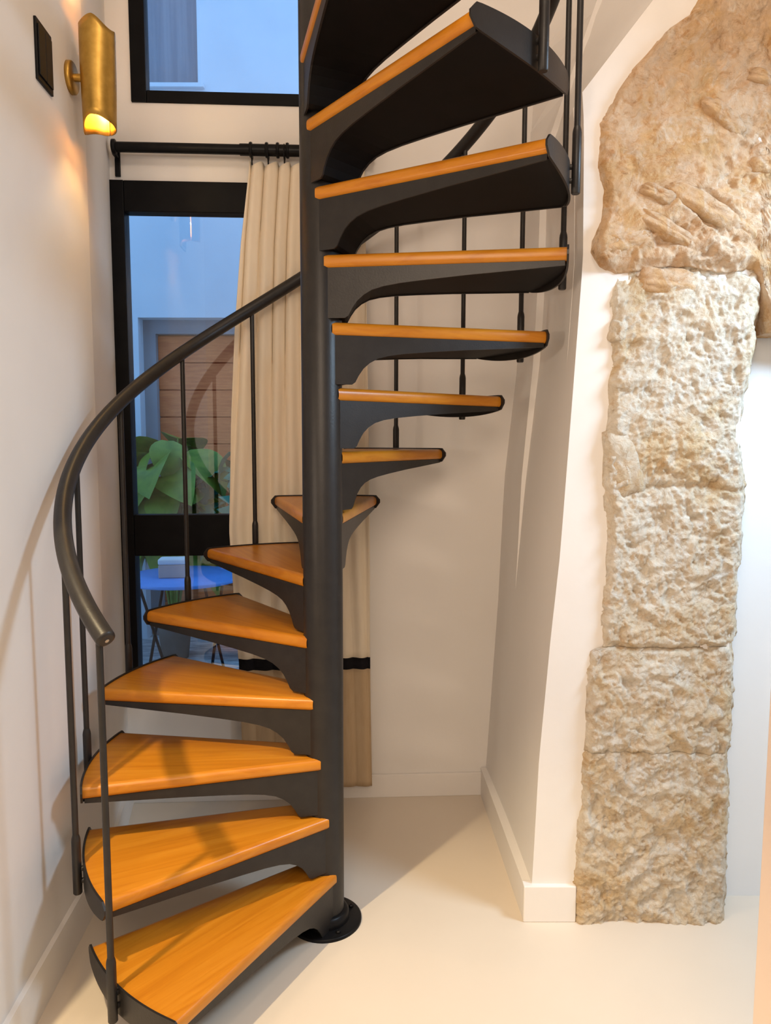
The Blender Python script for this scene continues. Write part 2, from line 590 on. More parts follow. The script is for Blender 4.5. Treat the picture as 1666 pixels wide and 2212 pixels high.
def window(name, rect, stile, rails, label, y0, y1, mull=None):
    """rect in back wall frame, rails = list of (z0, z1) horizontal members; panes between them"""
    x0, x1, z0, z1 = rect
    root = empty(name, mw=MBK @ Matrix.Translation((x0, 0, z0)))
    tag(root, label, 'window', kind='structure')
    inv = Matrix.Translation((-x0, 0, -z0))
    for a, b in ((x0, x0 + stile), (x1 - stile, x1)):
        MB().box(a, b, y0, y1, z0, z1, 0.003).build('stile', 'black_frame', root, inv)
    for za, zb in rails:
        MB().box(x0 + stile, x1 - stile, y0 + 0.004, y1 - 0.004, za, zb, 0.003).build('rail', 'black_frame', root, inv)
    for (a0, a1), (b0, b1) in zip(rails[:-1], rails[1:]):
        MB().box(x0 + stile - 0.008, x1 - stile + 0.008, (y0 + y1) / 2 - 0.003, (y0 + y1) / 2 + 0.003, a1 - 0.008, b0 + 0.008).build('pane', 'glass', root, inv)
    return root


window('window_1', W1, 0.064, [(0.50, 0.565), (1.127, 1.306), (2.58, 2.705)],
       'tall black-framed glazed window with thick middle rail, half covered by the curtain', -0.022, 0.055)
window('window_2', W2, 0.062, [(3.020, 3.068), (3.90, 3.95)],
       'upper black-framed window above the curtain rod', -0.012, 0.055)

# ------------------------------------------------------------------ stone masonry


def vnoise(x, y, seed):
    xi, yi = np.floor(x).astype(np.int64), np.floor(y).astype(np.int64)
    xf, yf = x - xi, y - yi
    u, v = xf * xf * (3 - 2 * xf), yf * yf * (3 - 2 * yf)

    def h(a, b):
        n_ = (a * 374761393 + b * 668265263 + seed * 982451653) & 0x7fffffff
        n_ = ((n_ ^ (n_ >> 13)) * 1274126177) & 0x7fffffff
        return ((n_ ^ (n_ >> 16)) & 0xffff) / 65535.0
    return (h(xi, yi) * (1 - u) + h(xi + 1, yi) * u) * (1 - v) + (h(xi, yi + 1) * (1 - u) + h(xi + 1, yi + 1) * u) * v


def fbm(x, y, f, octv, seed, ridged=False):
    s, a, t = 0, 1.0, 0
    ca, sa = math.cos(0.65), math.sin(0.65)
    for o in range(octv):
        x, y = ca * x - sa * y + 3.17, sa * x + ca * y - 1.73
        n_ = vnoise(x * f, y * f, seed + o)
        if ridged:
            n_ = 1 - np.abs(2 * n_ - 1)
        s = s + a * n_
        t += a
        a *= 0.52
        f *= 2.07
    return s / t - 0.5


def relief(x, z):
    """how far the stone face stands out (metres, towards the viewer)"""
    wx = x + 0.05 * fbm(x, z, 7, 3, 201)
    wz = z + 0.05 * fbm(x, z, 7, 3, 211)
    pit = np.clip(fbm(wx, wz, 20, 4, 33) - 0.07, 0, 1)
    base = 0.042 * fbm(wx, wz, 4.5, 4, 3) + 0.026 * fbm(wx, wz, 15, 4, 11, True) + 0.014 * fbm(wx, wz, 55, 3, 17) \
        + 0.006 * fbm(x, z, 130, 2, 19) - 0.055 * pit
    a = math.radians(-29)
    xr, zr = x * math.cos(a) + z * math.sin(a), -x * math.sin(a) + z * math.cos(a)
    saw = np.mod(zr * 6.5 + 1.4 * fbm(xr, zr, 3.0, 4, 29), 1.0)
    ledge = 0.050 * (np.minimum(saw / 0.85, (1 - saw) / 0.15) - 0.5)
    w = np.clip((z - 2.16) / 0.12, 0, 1)
    m_ = np.clip((x - 0.93 - 0.75 * (z - 2.2)) / 0.10, 0, 1) * np.clip((3.0 - z) / 0.5, 0.25, 1)
    m_ = m_ * (0.45 + 0.55 * np.clip(3.0 * fbm(xr, zr, 2.3, 2, 41) + 0.5, 0, 1))
    up_ = base * (0.55 + 0.85 * m_) + ledge * m_
    return base * (1 - w) + up_ * w


SL = [(0.0, .846), (.155, .846), (.384, .855), (.577, .865), (.641, .873), (.8, .871), (.935, .870), (.9455, .905), (.963, .912),
      (1.063, .912), (1.201, .923), (1.337, .923), (1.486, .903), (1.634, .906), (1.736, .918), (1.823, .912), (1.881, .928),
      (1.974, .905), (2.066, .910), (2.151, .912), (2.179, .875), (2.221, .845), (2.262, .848), (2.318, .876), (2.414, .880),
      (2.483, .857), (2.605, .860), (2.686, .902), (2.766, .956), (2.82, 1.010), (2.886, 1.063), (2.919, 1.12), (2.952, 1.138),
      (3.4, 1.46), (4.24, 1.99)]
SR = [(0, 1.405), (.214, 1.40), (.462, 1.40), (.56, 1.388), (.786, 1.40), (.928, 1.385), (.95, 1.40), (1.18, 1.40), (1.485, 1.404),
      (1.635, 1.376), (1.709, 1.382), (1.783, 1.39), (1.857, 1.408), (1.94, 1.418), (2.2, 1.42)]


def zwarp(X, Z):
    w = np.clip(Z / 0.12, 0, 1) * np.clip((2.9 - Z) / 0.3, 0, 1)
    return w * (0.050 * fbm(X, Z * 0.35, 4.5, 3, 61) + 0.012 * fbm(X, Z, 24, 3, 67))


def stone_grid(name, parent, zs, left, right, xs_extra, mat, joints):
    """grid between left(z) and right(z), closed back to y=0.125; optional extra columns to the right"""
    rows = []
    nc = 135
    for z in zs:
        l, r = left(z), right(z)
        xs = list(np.linspace(l, r, nc))
        if len(xs_extra):
            xs += list(r + (3.69 - r) * np.array(xs_extra))
        rows.append(xs)
    X = np.array(rows)
    Z = np.repeat(np.array(zs)[:, None], X.shape[1], 1)
    if len(xs_extra):
        zb = 2.155 - 0.180 * np.clip((X - 1.36) / 0.06, 0, 1)
        Z = zb + (Z - 2.155) * (4.24 - zb) / (4.24 - 2.155)
    wob = 0.008 * fbm(X * 0 + 3.3, Z, 28, 3, 51)
    edge_l = (X - X[:, :1])
    R = relief(X, Z)
    Y = -0.012 - R - 0.012
    Y = Y + 0.028 * np.exp(-(edge_l / 0.012) ** 2)
    if len(xs_extra):
        Y = Y - 0.022 * np.exp(-((Z - 2.24) / 0.11) ** 2) * np.clip((1.35 - X) / 0.1, 0.2, 1) + 0.02 * np.exp(-((Z - Z[:1]) / 0.02) ** 2)
    if not len(xs_extra):
        er = (X[:, -1:] - X)
        Y = Y + 0.10 * np.exp(-(er / 0.035) ** 2)
        X = X + 0.018 * fbm(X * 0 + 9.1, Z, 18, 4, 77) * np.exp(-(er / 0.06) ** 2)
    X = X + wob * np.exp(-(edge_l / 0.05) ** 2)
    for zj, d, w in joints:
        zw = zj + 0.018 * fbm(X, Z * 0 + zj, 9, 3, 90)
        Y = Y + d * np.exp(-((Z - zw) / w) ** 2)
    Y = np.minimum(Y, 0.10)
    Zw = Z + zwarp(X, Z)
    nr, ncol = X.shape
    # perimeter skirt to the wall behind
    Xp = np.pad(X, 1, mode='edge')
    Zp = np.pad(Zw, 1, mode='edge')
    Yp = np.pad(Y, 1, mode='constant', constant_values=0.125)
    V = np.stack([Xp, Yp, Zp], -1).reshape(-1, 3)
    nr2, nc2 = Xp.shape
    i, j = np.meshgrid(np.arange(nr2 - 1), np.arange(nc2 - 1), indexing='ij')
    a = (i * nc2 + j).ravel()
    F = np.stack([a, a + 1, a + nc2 + 1, a + nc2], 1)
    me = bpy.data.meshes.new(name)
    me.from_pydata(V.tolist(), [], F.tolist())
    me.materials.append(M[mat])
    me.polygons.foreach_set('use_smooth', [True] * len(F))
    me.update()
    return link(name, me, parent)


stone_root = empty('wall_stone', (1.1, 0.0, 0.0))
tag(stone_root, 'rough old limestone pillar and arch masonry at right', 'stone wall', kind='structure')
SINV = Matrix.Translation((-1.1, 0, 0))
blocks = [(-0.012, 0.594, 'stone'), (0.595, 0.944, 'stone'), (0.9455, 2.20, 'stone')]
for z0, z1, mt in blocks:
    nrow = int((z1 - z0) / 0.0042) + 2
    jo = [(z0, 0.004, 0.006), (z1, 0.016, 0.010)]
    if z0 < 0.0:
        jo = [(z1, 0.004, 0.006)]
    if z0 > 0.9:
        jo = [(z0, 0.018, 0.012), (1.475, 0.010, 0.010), (2.15, 0.020, 0.030)]
    o = stone_grid('stone_block', stone_root, list(np.linspace(z0, z1, nrow)), lambda z: max(interp(SL, z), 0.908) if z > 2.0 else interp(SL, z), lambda z: interp(SR, z), [], mt, jo)
    o.matrix_local = SINV
zs_up = list(np.linspace(2.155, 3.1, 220)) + list(np.linspace(3.13, 4.24, 30))
xtra = [(i + 1) / 40 for i in range(40)]


o = stone_grid('stone_masonry', stone_root, zs_up, lambda z: interp(SL, z), lambda z: max(1.5, interp(SL, z) + 0.08), xtra, 'stone_warm', [])
o.matrix_local = SINV


def stone_piece(x, z, w, h, rot, out, seed, mat='stone_warm'):
    seg, rings = 36, 22
    vs_, fs_ = [], []
    for i in range(rings + 1):
        ph = PI * i / rings
        for j in range(seg):
            th = 2 * PI * j / seg
            d = Vector((math.sin(ph) * math.cos(th), math.cos(ph), math.sin(ph) * math.sin(th)))
            # squarish pebble
            p = 3.2
            s = (abs(d.x) ** p + abs(d.y) ** p + abs(d.z) ** p) ** (-1 / p)
            nv = 1 + 0.45 * float(fbm(np.array(d.x * 1.3 + d.y + seed), np.array(d.z * 1.3 - d.y * 0.7 + seed * 2.1), 1.9, 5, seed))
            vs_.append((d.x * s * w / 2 * nv, d.y * s * 0.05 * nv, d.z * s * h / 2 * nv))
    for i in range(rings):
        for j in range(seg):
            fs_.append((i * seg + j, i * seg + (j + 1) % seg, (i + 1) * seg + (j + 1) % seg, (i + 1) * seg + j))
    mw = Matrix.Translation((x - 1.1, 0.022 - out, z)) @ Matrix.Rotation(math.radians(-rot), 4, 'Y')
    return mesh_obj('stone', vs_, fs_, mat, stone_root, mw, smooth=True)


for k, (x, z, w, h, rot, out) in enumerate([
        (1.09, 2.125, 0.20, 0.095, -6, 0.006), (1.19, 2.345, 0.28, 0.070, -29, 0.024), (1.08, 2.275, 0.25, 0.055, -30, 0.026),
        (0.945, 2.245, 0.16, 0.070, 8, 0.022), (1.23, 2.62, 0.17, 0.06, -38, 0.018), (1.37, 2.72, 0.15, 0.05, -20, 0.020),
        (1.37, 2.48, 0.10, 0.06, 10, 0.014), (1.31, 2.30, 0.15, 0.08, -40, 0.014), (1.04, 2.385, 0.12, 0.05, -25, 0.020)]):
    stone_piece(x, z, w, h, rot, out, 101 + k)
stone_piece(0.965, 1.56, 0.115, 0.23, 12, 0.012, 131, 'stone')
stone_piece(0.935, 1.97, 0.06, 0.075, 0, 0.004, 133, 'stone')

# ------------------------------------------------------------------ spiral staircase
TH0, DTH = math.radians(251.226), math.radians(22.5066)
Z0, H, TK = -0.0246, 0.2, 0.0405
WI, WO, RT = 0.0665, 0.2145, 0.750
UO = math.sqrt(0.7526 ** 2 - WO ** 2)
NT = 14
stair = empty('spiral_staircase', (0, 0, 0))
tag(stair, 'dark steel spiral staircase with honey-coloured wooden treads around a central pole', 'staircase')

pole = MB().lathe([(0.0645, 0.0), (0.0645, 3.30), (0.056, 3.32), (0.0, 3.325)], 64).build('central_pole', 'steel', stair)
base = MB().lathe([(0.124, 0.0), (0.124, 0.008), (0.120, 0.011), (0.0, 0.011)], 48).build('base_plate', 'black_satin', stair)
MB().lathe([(0.082, 0.011), (0.082, 0.03), (0.076, 0.042), (0.068, 0.046), (0.0645, 0.046)], 48).build('collar', 'black_satin', base)
bolt_me = MB().lathe([(0.008, 0), (0.008, 0.006), (0.005, 0.009), (0, 0.009)], 6, smooth=False).mesh('bolt', 'black_satin')
for a in (30, 120, 210, 300):
    link('bolt', bolt_me, base, Matrix.Translation((0.1 * math.cos(math.radians(a)), 0.1 * math.sin(math.radians(a)), 0.011)))

# wooden board (tread frame: x radial outwards, y towards the walking front edge)
half = math.asin(WO / 0.7526)


def board_outline(ins):
    pts = [(0.010, WI - ins)]
    for a in (58, 40, 20, 0, -20, -40, -58):
        pts.append((0.0665 * math.cos(math.radians(a)), 0.0665 * math.sin(math.radians(a)) * (1 if abs(a) < 50 else 1)))
    pts.append((0.010, -(WI - ins)))
    e = half - ins / 0.75
    for i in range(15):
        a = -e + 2 * e * i / 14
        pts.append((RT * math.cos(a), RT * math.sin(a)))
    return pts


layers = [(-TK / 2, 0.012), (-TK / 2 + 0.003, 0.006), (-TK / 2 + 0.008, 0.0015), (-TK / 2 + 0.013, 0.0), (TK / 2 - 0.015, 0.0),
          (TK / 2 - 0.009, 0.0015), (TK / 2 - 0.0045, 0.0045), (TK / 2 - 0.0015, 0.009), (TK / 2, 0.016)]
wb_ = MB()
rings = [[(x, y, z) for x, y in board_outline(i)] for z, i in layers]
npt = len(rings[0])
wb_.add([p for r in rings for p in r],
        [(k * npt + i, k * npt + (i + 1) % npt, (k + 1) * npt + (i + 1) % npt, (k + 1) * npt + i) for k in range(len(rings) - 1) for i in range(npt)], True)
wb_.add(rings[0], [tuple(range(npt))[::-1]])
wb_.add(rings[-1], [tuple(range(npt))])
board_me = wb_.mesh('tread', 'wood')
board_me.set_sharp_from_angle(angle=math.radians(50))

PROF = [(0.0, .150), (.060, .150), (.074, .150), (.084, .143), (.095, .122), (.110, .100), (.130, .082), (.155, .068), (.19, .058), (.24, .050),
        (.32, .042), (.44, .032), (.56, .024), (.66, .017), (.745, .011)]


def side_line(u, s, ins=0.008):
    # y of the plate at radial distance u
    t = (u - 0.010) / (UO - 0.010)
    return s * (WI + (WO - WI) * t - ins)


def plate_mesh(s):
    vs_, fs_ = [], []
    us = [0.012, 0.03, 0.05, 0.066, 0.074, 0.084, 0.095, .11, .13, .155, .19, .24, .32, 0.44, .56, .66, .716]
    for u in us:
        for ins in (0.008, 0.014):
            y = side_line(u, s, ins)
            vs_ += [(u, y, -TK / 2 + 0.001), (u, y, -TK / 2 - interp(PROF, u))]
    k = len(us)
    for i in range(k - 1):
        a, b = 4 * i, 4 * i + 4
        fs_ += [(a, b, b + 1, a + 1), (a + 2, a + 3, b + 3, b + 2), (a, a + 2, b + 2, b), (a + 1, b + 1, b + 3, a + 3)]
    fs_ += [(0, 1, 3, 2), (4 * k - 4, 4 * k - 2, 4 * k - 1, 4 * k - 3)]
    return MB().add(vs_, fs_).mesh('side_plate', 'steel')


plate_f, plate_b = plate_mesh(1), plate_mesh(-1)
# curved sheet closing the tread from below
vs_, fs_ = [], []
us = [0.062, 0.074, 0.084, 0.095, .11, .13, .155, .19, .24, .32, .44, .56, .66, .716]
for u in us:
    d = interp(PROF, u) - 0.003
    for y in (side_line(u, 1, 0.013), side_line(u, -1, 0.013)):
        vs_ += [(u, y, -TK / 2 - d), (u, y, -TK / 2 - d + 0.003)]
k = len(us)
for i in range(k - 1):
    a, b = 4 * i, 4 * i + 4
    fs_ += [(a, b, b + 2, a + 2), (a + 1, a + 3, b + 3, b + 1), (a, a + 1, b + 1, b), (a + 2, b + 2, b + 3, a + 3)]
fs_ += [(0, 2, 3, 1), (4 * k - 4, 4 * k - 3, 4 * k - 1, 4 * k - 2)]
um = MB().add(vs_, fs_)
d = interp(PROF, .716) - 0.003
yw = side_line(.716, 1, 0.013)
arc = [(0.7485 * math.cos(a), 0.7485 * math.sin(a)) for a in np.linspace(math.asin(-yw / 0.7485), math.asin(yw / 0.7485), 12)]
um.prism([(.716, -yw)] + arc + [(.716, yw)], -TK / 2 - d, -TK / 2 - d + 0.003)
under_me = um.mesh('underside_sheet', 'black_matte')

# end plate: a curved strip at the rim, deepest in the middle, rounded at both ends
vs_, fs_ = [], []
ea = half + 0.020
NE = 28
for i in range(NE + 1):
    t = -1 + 2 * i / NE
    a = ea * t
    zc, top, bot = 0.0, TK / 2 + 0.005, -TK / 2 - 0.006 - 0.026 * (1 - abs(t) ** 2.2)
    e = max(0.0, (abs(t) - 0.90) / 0.10)
    sh = math.sqrt(max(0.0, 1 - e * e))
    zt = zc + (top - zc) * (0.25 + 0.75 * sh)
    zb = zc + (bot - zc) * (0.25 + 0.75 * sh)
    for r in (0.7495, 0.7555):
        vs_ += [(r * math.cos(a), r * math.sin(a), zt), (r * math.cos(a), r * math.sin(a), zb)]
for i in range(NE):
    a, b = 4 * i, 4 * i + 4
    fs_ += [(a, b, b + 1, a + 1), (a + 2, a + 3, b + 3, b + 2), (a, a + 2, b + 2, b), (a + 1, b + 1, b + 3, a + 3)]
fs_ += [(0, 1, 3, 2), (4 * NE, 4 * NE + 2, 4 * NE + 3, 4 * NE + 1)]
end_me = MB().add(vs_, fs_).mesh('end_plate', 'steel')

RB = 0.772
HR = 0.965
bal_me = MB().lathe([(0.0088, -0.070), (0.0088, HR - 0.012)], 16).mesh('baluster', 'steel')
slv_me = MB().lathe([(0.0105, -0.082), (0.0128, -0.079), (0.0128, 0.080), (0.0118, 0.088), (0.0090, 0.098)], 20).mesh('sleeve', 'steel')
spc_me = MB().lathe([(0.0075, -0.0195), (0.0075, -0.002)], 12, axis='x').mesh('spacer', 'steel')
blt_me = MB().lathe([(0.0, -0.028), (0.0055, -0.027), (0.0055, -0.0235)], 10, axis='x', origin=(0, 0, -0.045)).mesh('bolt', 'chrome')
for k in range(1, NT + 1):
    th = TH0 - k * DTH
    mw = Matrix.Translation((0, 0, Z0 + k * H)) @ Matrix.Rotation(th, 4, 'Z')
    t = link('tread', board_me, stair, mw)
    for nm, me in (('side_plate', plate_f), ('side_plate', plate_b), ('underside_sheet', under_me), ('end_plate', end_me)):
        link(nm, me, t)
    mw2 = Matrix.Rotation(th, 4, 'Z') @ Matrix.Translation((RB, 0, Z0 + k * H + TK / 2))
    b = link('baluster', bal_me, stair, mw2)
    link('sleeve', slv_me, b)
    for dz in (-0.045, -0.008):
        link('spacer', spc_me, b, Matrix.Translation((0, 0, dz)))
    link('bolt', blt_me, b)

pts = []
k0, k1 = 0.90, 14.4
for i in range(181):
    k = k0 + (k1 - k0) * i / 180
    th = TH0 - k * DTH
    pts.append((RB * math.cos(th), RB * math.sin(th), Z0 + k * H + TK / 2 + HR + 0.004))
hr = MB().tube(pts, 0.0245, 20).build('handrail', 'steel', stair)
d0 = (Vector(pts[0]) - Vector(pts[1])).normalized()
cap = MB()
p0 = Vector(pts[0])
cap.tube([p0, p0 + d0 * 0.004, p0 + d0 * 0.007], [0.0245, 0.0235, 0.018], 20)
cap.build('end_cap', 'steel', hr)
MB().tube([p0 + d0 * 0.005, p0 + d0 * 0.0095], 0.0055, 10).build('screw', 'chrome', hr)

# ------------------------------------------------------------------ curtain and rod
RODZ = 2.822
rod_root = empty('curtain_rod', mw=MBK @ Matrix.Translation((-0.38, -0.055, RODZ)))
tag(rod_root, 'black metal curtain rod with brackets above the tall window', 'curtain rod')
RI = Matrix.Translation((0.38, 0.055, -RODZ))
MB().tube([(-0.905, -0.055, RODZ), (-0.36, -0.055, RODZ)], 0.0205, 20).build('rod', 'black_satin', rod_root, RI)
MB().tube([(-0.40, -0.055, RODZ), (0.145, -0.055, RODZ)], 0.0235, 20).build('rod_sleeve', 'black_satin', rod_root, RI)
MB().lathe([(0.0, 0.0), (0.03, 0.002), (0.03, 0.014), (0.022, 0.018), (0, 0.018)], 24, axis='x', origin=(-0.918, -0.055, RODZ)).build('finial', 'black_satin', rod_root, RI)
MB().lathe([(0.0, 0.018), (0.028, 0.014), (0.028, 0.002), (0.02, 0.0), (0, 0.0)], 24, axis='x', origin=(0.142, -0.055, RODZ)).build('finial', 'black_satin', rod_root, RI)
for bx_ in (-0.912, 0.10):
    MB().box(bx_ - 0.011, bx_ + 0.011, -0.010, 0.0, RODZ - 0.10, RODZ + 0.03, 0.002).box(bx_ - 0.007, bx_ + 0.007, -0.055, -0.006, RODZ - 0.03, RODZ - 0.018, 0.002).build('bracket', 'black_satin', rod_root, RI)
for gx in (-0.355, -0.29, -0.245, -0.205):
    MB().lathe([(0.0215, -0.006), (0.029, -0.006), (0.031, 0.0), (0.029, 0.006), (0.0215, 0.006)], 20, axis='x', origin=(gx, -0.055, RODZ)).build('collar', 'black_satin', rod_root, RI)

cur = empty('curtain', mw=MBK @ Matrix.Translation((-0.15, -0.044, 0.0)))
tag(cur, 'beige linen curtain with a black stripe and tan lower panel behind the pole', 'curtain')
CI = Matrix.Translation((0.15, 0.044, 0.0))
CL = [(0.03, -.432), (.3, -.442), (.65, -.448), (1.24, -.482), (1.7, -.464), (2.11, -.437), (2.45, -.408), (2.76, -.370)]
CR = [(0.03, .148), (.65, .142), (1.9, .133), (2.74, .118)]


def curtain_piece(name, z0, z1, mat, nz):
    nx = 130
    vs_ = []
    for i in range(nz + 1):
        z = z0 + (z1 - z0) * i / nz
        l, r = interp(CL, z), interp(CR, z)
        amp = 0.004 + 0.003 * min(1, max(0, (z - 0.45) / 0.25)) + 0.007 * min(1, max(0, (z - 0.5) / 1.6))
        for j in range(nx + 1):
            t = j / nx
            ph = 2 * PI * (8.5 * t + 0.16 * math.sin(2.2 * z + 5 * t) + 0.08 * math.sin(6 * t * PI))
            y = -0.044 + amp * (math.sin(ph) + 0.28 * math.sin(2 * ph + 1.3 * z))
            zz = z
            if i == nz and name == 'fabric_panel':
                zz = z + 0.010 * math.cos(ph)
            x = l + (r - l) * t + 0.006 * math.cos(ph)
            vs_.append((x, y, zz))
    fs_ = [(i * (nx + 1) + j, i * (nx + 1) + j + 1, (i + 1) * (nx + 1) + j + 1, (i + 1) * (nx + 1) + j) for i in range(nz) for j in range(nx)]
    o = mesh_obj(name, vs_, fs_, mat, cur, CI, smooth=True)
    md = o.modifiers.new('thickness', 'SOLIDIFY')
    md.thickness = 0.0022
    return o


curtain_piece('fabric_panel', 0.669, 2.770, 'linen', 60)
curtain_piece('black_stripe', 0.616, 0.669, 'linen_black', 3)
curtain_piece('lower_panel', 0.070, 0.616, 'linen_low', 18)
ring_me = MB().tube([(0, 0.031 * math.sin(a), 0.031 * math.cos(a)) for a in np.linspace(0, 2 * PI, 21)], 0.0028, 8, cap=False).tube([(0, 0, -0.031), (0, 0.006, -0.05)], 0.003, 6).mesh('curtain_ring', 'black_satin')
for j in range(8):
    link('curtain_ring', ring_me, cur, CI @ Matrix.Translation((-0.352 + 0.067 * j, -0.055, RODZ - 0.008)))

# ------------------------------------------------------------------ wall sconce and plate on the left wall
ang = math.atan(0.06)
yc, zc = 0.142, 2.80
MLW = Matrix.Translation((lx(yc), yc, zc)) @ Matrix.Rotation(ang, 4, 'Z')    # x away from the wall
sc = empty('wall_sconce', mw=MLW)
tag(sc, 'brass tube wall sconce with wavy cut ends, glowing up and down', 'lamp')
MB().lathe([(0.0, 0.0), (0.05, 0.0), (0.05, 0.012), (0.046, 0.016), (0.0, 0.016)], 36, axis='x').build('wall_disc', 'brass', sc)
MB().tube([(0.014, 0, 0), (0.04, 0, 0)], 0.012, 14).build('arm', 'brass', sc)
vs_, fs_ = [], []
NS, NV = 64, 14
a0, a1 = math.radians(74), math.radians(74 + 357)
for i in range(NS + 1):
    a = a0 + (a1 - a0) * i / NS
    ca, sa = math.cos(a), math.sin(a)
    # slanted wavy cut: the room side of the bottom is cut higher, the far side of the top lower
    ztop = 0.165 - 0.050 * max(0, sa) ** 1.2 - 0.02 * max(0, ca) + 0.008 * math.sin(3 * a)
    zbot = -0.172 + 0.014 * max(0, ca) + 0.034 * max(0, -sa) + 0.020 * max(0, sa) ** 3 + 0.006 * math.sin(3 * a + 0.8)
    for j in range(NV + 1):
        z = zbot + (ztop - zbot) * j / NV
        rr = 0.056 + 0.003 * math.sin(2 * a + 9 * z)
        vs_.append((0.092 + rr * 0.95 * ca, rr * sa, z))
for i in range(NS):
    for j in range(NV):
        q = i * (NV + 1) + j
        fs_.append((q, q + NV + 1, q + NV + 2, q + 1))
sh_ = mesh_obj('shade', vs_, fs_, 'brass', sc, smooth=True)
md = sh_.modifiers.new('thickness', 'SOLIDIFY')
md.thickness = 0.003
MB().lathe([(0.0, -0.03), (0.012, -0.025), (0.015, 0), (0.012, 0.025), (0.0, 0.03)], 16, origin=(0.092, 0, 0)).build('bulb', 'bulb', sc)
for dz in (0.06, -0.06):
    ld = bpy.data.lights.new('sconce_light', 'POINT')
    ld.energy = 7.0
    ld.color = (1.0, 0.66, 0.26)
    ld.shadow_soft_size = 0.012
    lo = bpy.data.objects.new('sconce_light', ld)
    COL.objects.link(lo)
    lo.location = MLW @ Vector((0.085, 0, dz))

yp = -0.083
MPL = Matrix.Translation((lx(yp), yp, 2.752)) @ Matrix.Rotation(ang, 4, 'Z')
pl = empty('switch_plate', mw=MPL)
tag(pl, 'black rectangular switch plate on the left wall beside the brass sconce', 'switch plate')
MB().box(0.0, 0.008, -0.058, 0.058, -0.086, 0.086, 0.002).build('plate', 'black_satin', pl)
for j in range(2):
    MB().box(0.008, 0.012, -0.050 + 0.051 * j, -0.001 + 0.051 * j, -0.07, 0.07, 0.0015).build('rocker', 'black_satin', pl)

# ------------------------------------------------------------------ courtyard outside
cf = MB().box(-5, 4, 1.12, 6.0, -0.12, -0.01).build('floor_courtyard', 'court_floor')
tag(cf, 'pale courtyard paving seen through the lower pane', 'paving', kind='structure')
YC = 3.6
DX0, DX1, DZ1 = -1.76, -0.35, 2.60
UW = (-1.80, -1.24, 4.36, 5.9)
v_, f_ = wall_with_holes(-5, 4, -0.01, 7.0, YC, YC + 0.35, [(DX0, DX1, -0.01, DZ1), UW])
cw = mesh_obj('wall_courtyard', v_, f_, 'court_wall')
tag(cw, 'pale rendered house wall across the courtyard, blue in the dusk', 'house wall', kind='structure')
cs = MB().box(-5.2, -5, 1.1, 6, 0, 7).build('wall_courtyard_side', 'court_wall')
tag(cs, 'side wall closing the courtyard', 'house wall', kind='structure')
rv = MB().box(DX0, DX0 + 0.10, YC + 0.12, YC + 0.35, 0, DZ1 - 0.11).box(DX0, DX1, YC + 0.12, YC + 0.35, DZ1 - 0.11, DZ1).build('trim_3', 'court_frame')
tag(rv, 'grey surround of the reddish board door across the courtyard', 'door surround', kind='structure')
door = empty('door_1', (DX0 + 0.10, YC + 0.18, 0))
tag(door, 'reddish-brown door of wide horizontal boards across the courtyard', 'door', kind='structure')
ph_ = 0.222
MB().box(0, DX1 - DX0 - 0.10, 0.03, 0.06, 0, DZ1 - 0.11).build('backing', 'red_wood', door)
plank_me = MB().box(0, DX1 - DX0 - 0.10, 0, 0.04, 0.004, ph_ - 0.006, 0.004).mesh('board', 'red_wood')
for j in range(11):
    link('board', plank_me, door, Matrix.Translation((0, 0, 0.045 + j * ph_)))
fwn = empty('window_3', (UW[0], YC + 0.1, UW[2]))
tag(fwn, 'far upper window with a grey blind across the courtyard', 'window', kind='structure')
w_, h_ = UW[1] - UW[0], UW[3] - UW[2]
MB().box(0, w_, 0.0, 0.06, 0, 0.03).box(0, w_, 0.0, 0.06, h_ - 0.03, h_).box(0, 0.03, 0, 0.06, 0, h_).box(w_ - 0.03, w_, 0, 0.06, 0, h_).build('window_frame', 'court_frame', fwn)
MB().box(0.03, w_ - 0.03, 0.03, 0.045, 0.03, h_ - 0.03).build('blind', 'shutter', fwn)
MB().box(-0.05, w_ + 0.05, -0.14, 0.05, -0.03, 0.0).build('window_sill', 'court_wall', fwn)


# plants
def leaf_mesh(name, L, W, droop, mat, split=False, seg=9):
    vs_, fs_ = [], []
    for i in range(seg + 1):
        t = i / seg
        w = W / 2 * (math.sin(PI * min(1, t * 0.96 + 0.04) ** 0.8) ** 0.8)
        x = L * t * (1 - 0.15 * droop * t)
        z = 0.25 * L * t - droop * L * t * t
        wl_, wr_ = w, w
        if split and i % 2 == 0:
            wl_, wr_ = w * 0.45, w * 0.45
        vs_ += [(x, -wl_, z + 0.18 * w), (x, 0, z), (x, wr_, z + 0.18 * w)]
    for i in range(seg):
        a = 3 * i
        fs_ += [(a, a + 3, a + 4, a + 1), (a + 1, a + 4, a + 5, a + 2)]
    me = bpy.data.meshes.new(name)
    me.from_pydata(vs_, [], fs_)
    me.materials.append(M[mat])
    for p in me.polygons:
        p.use_smooth = True
    return me


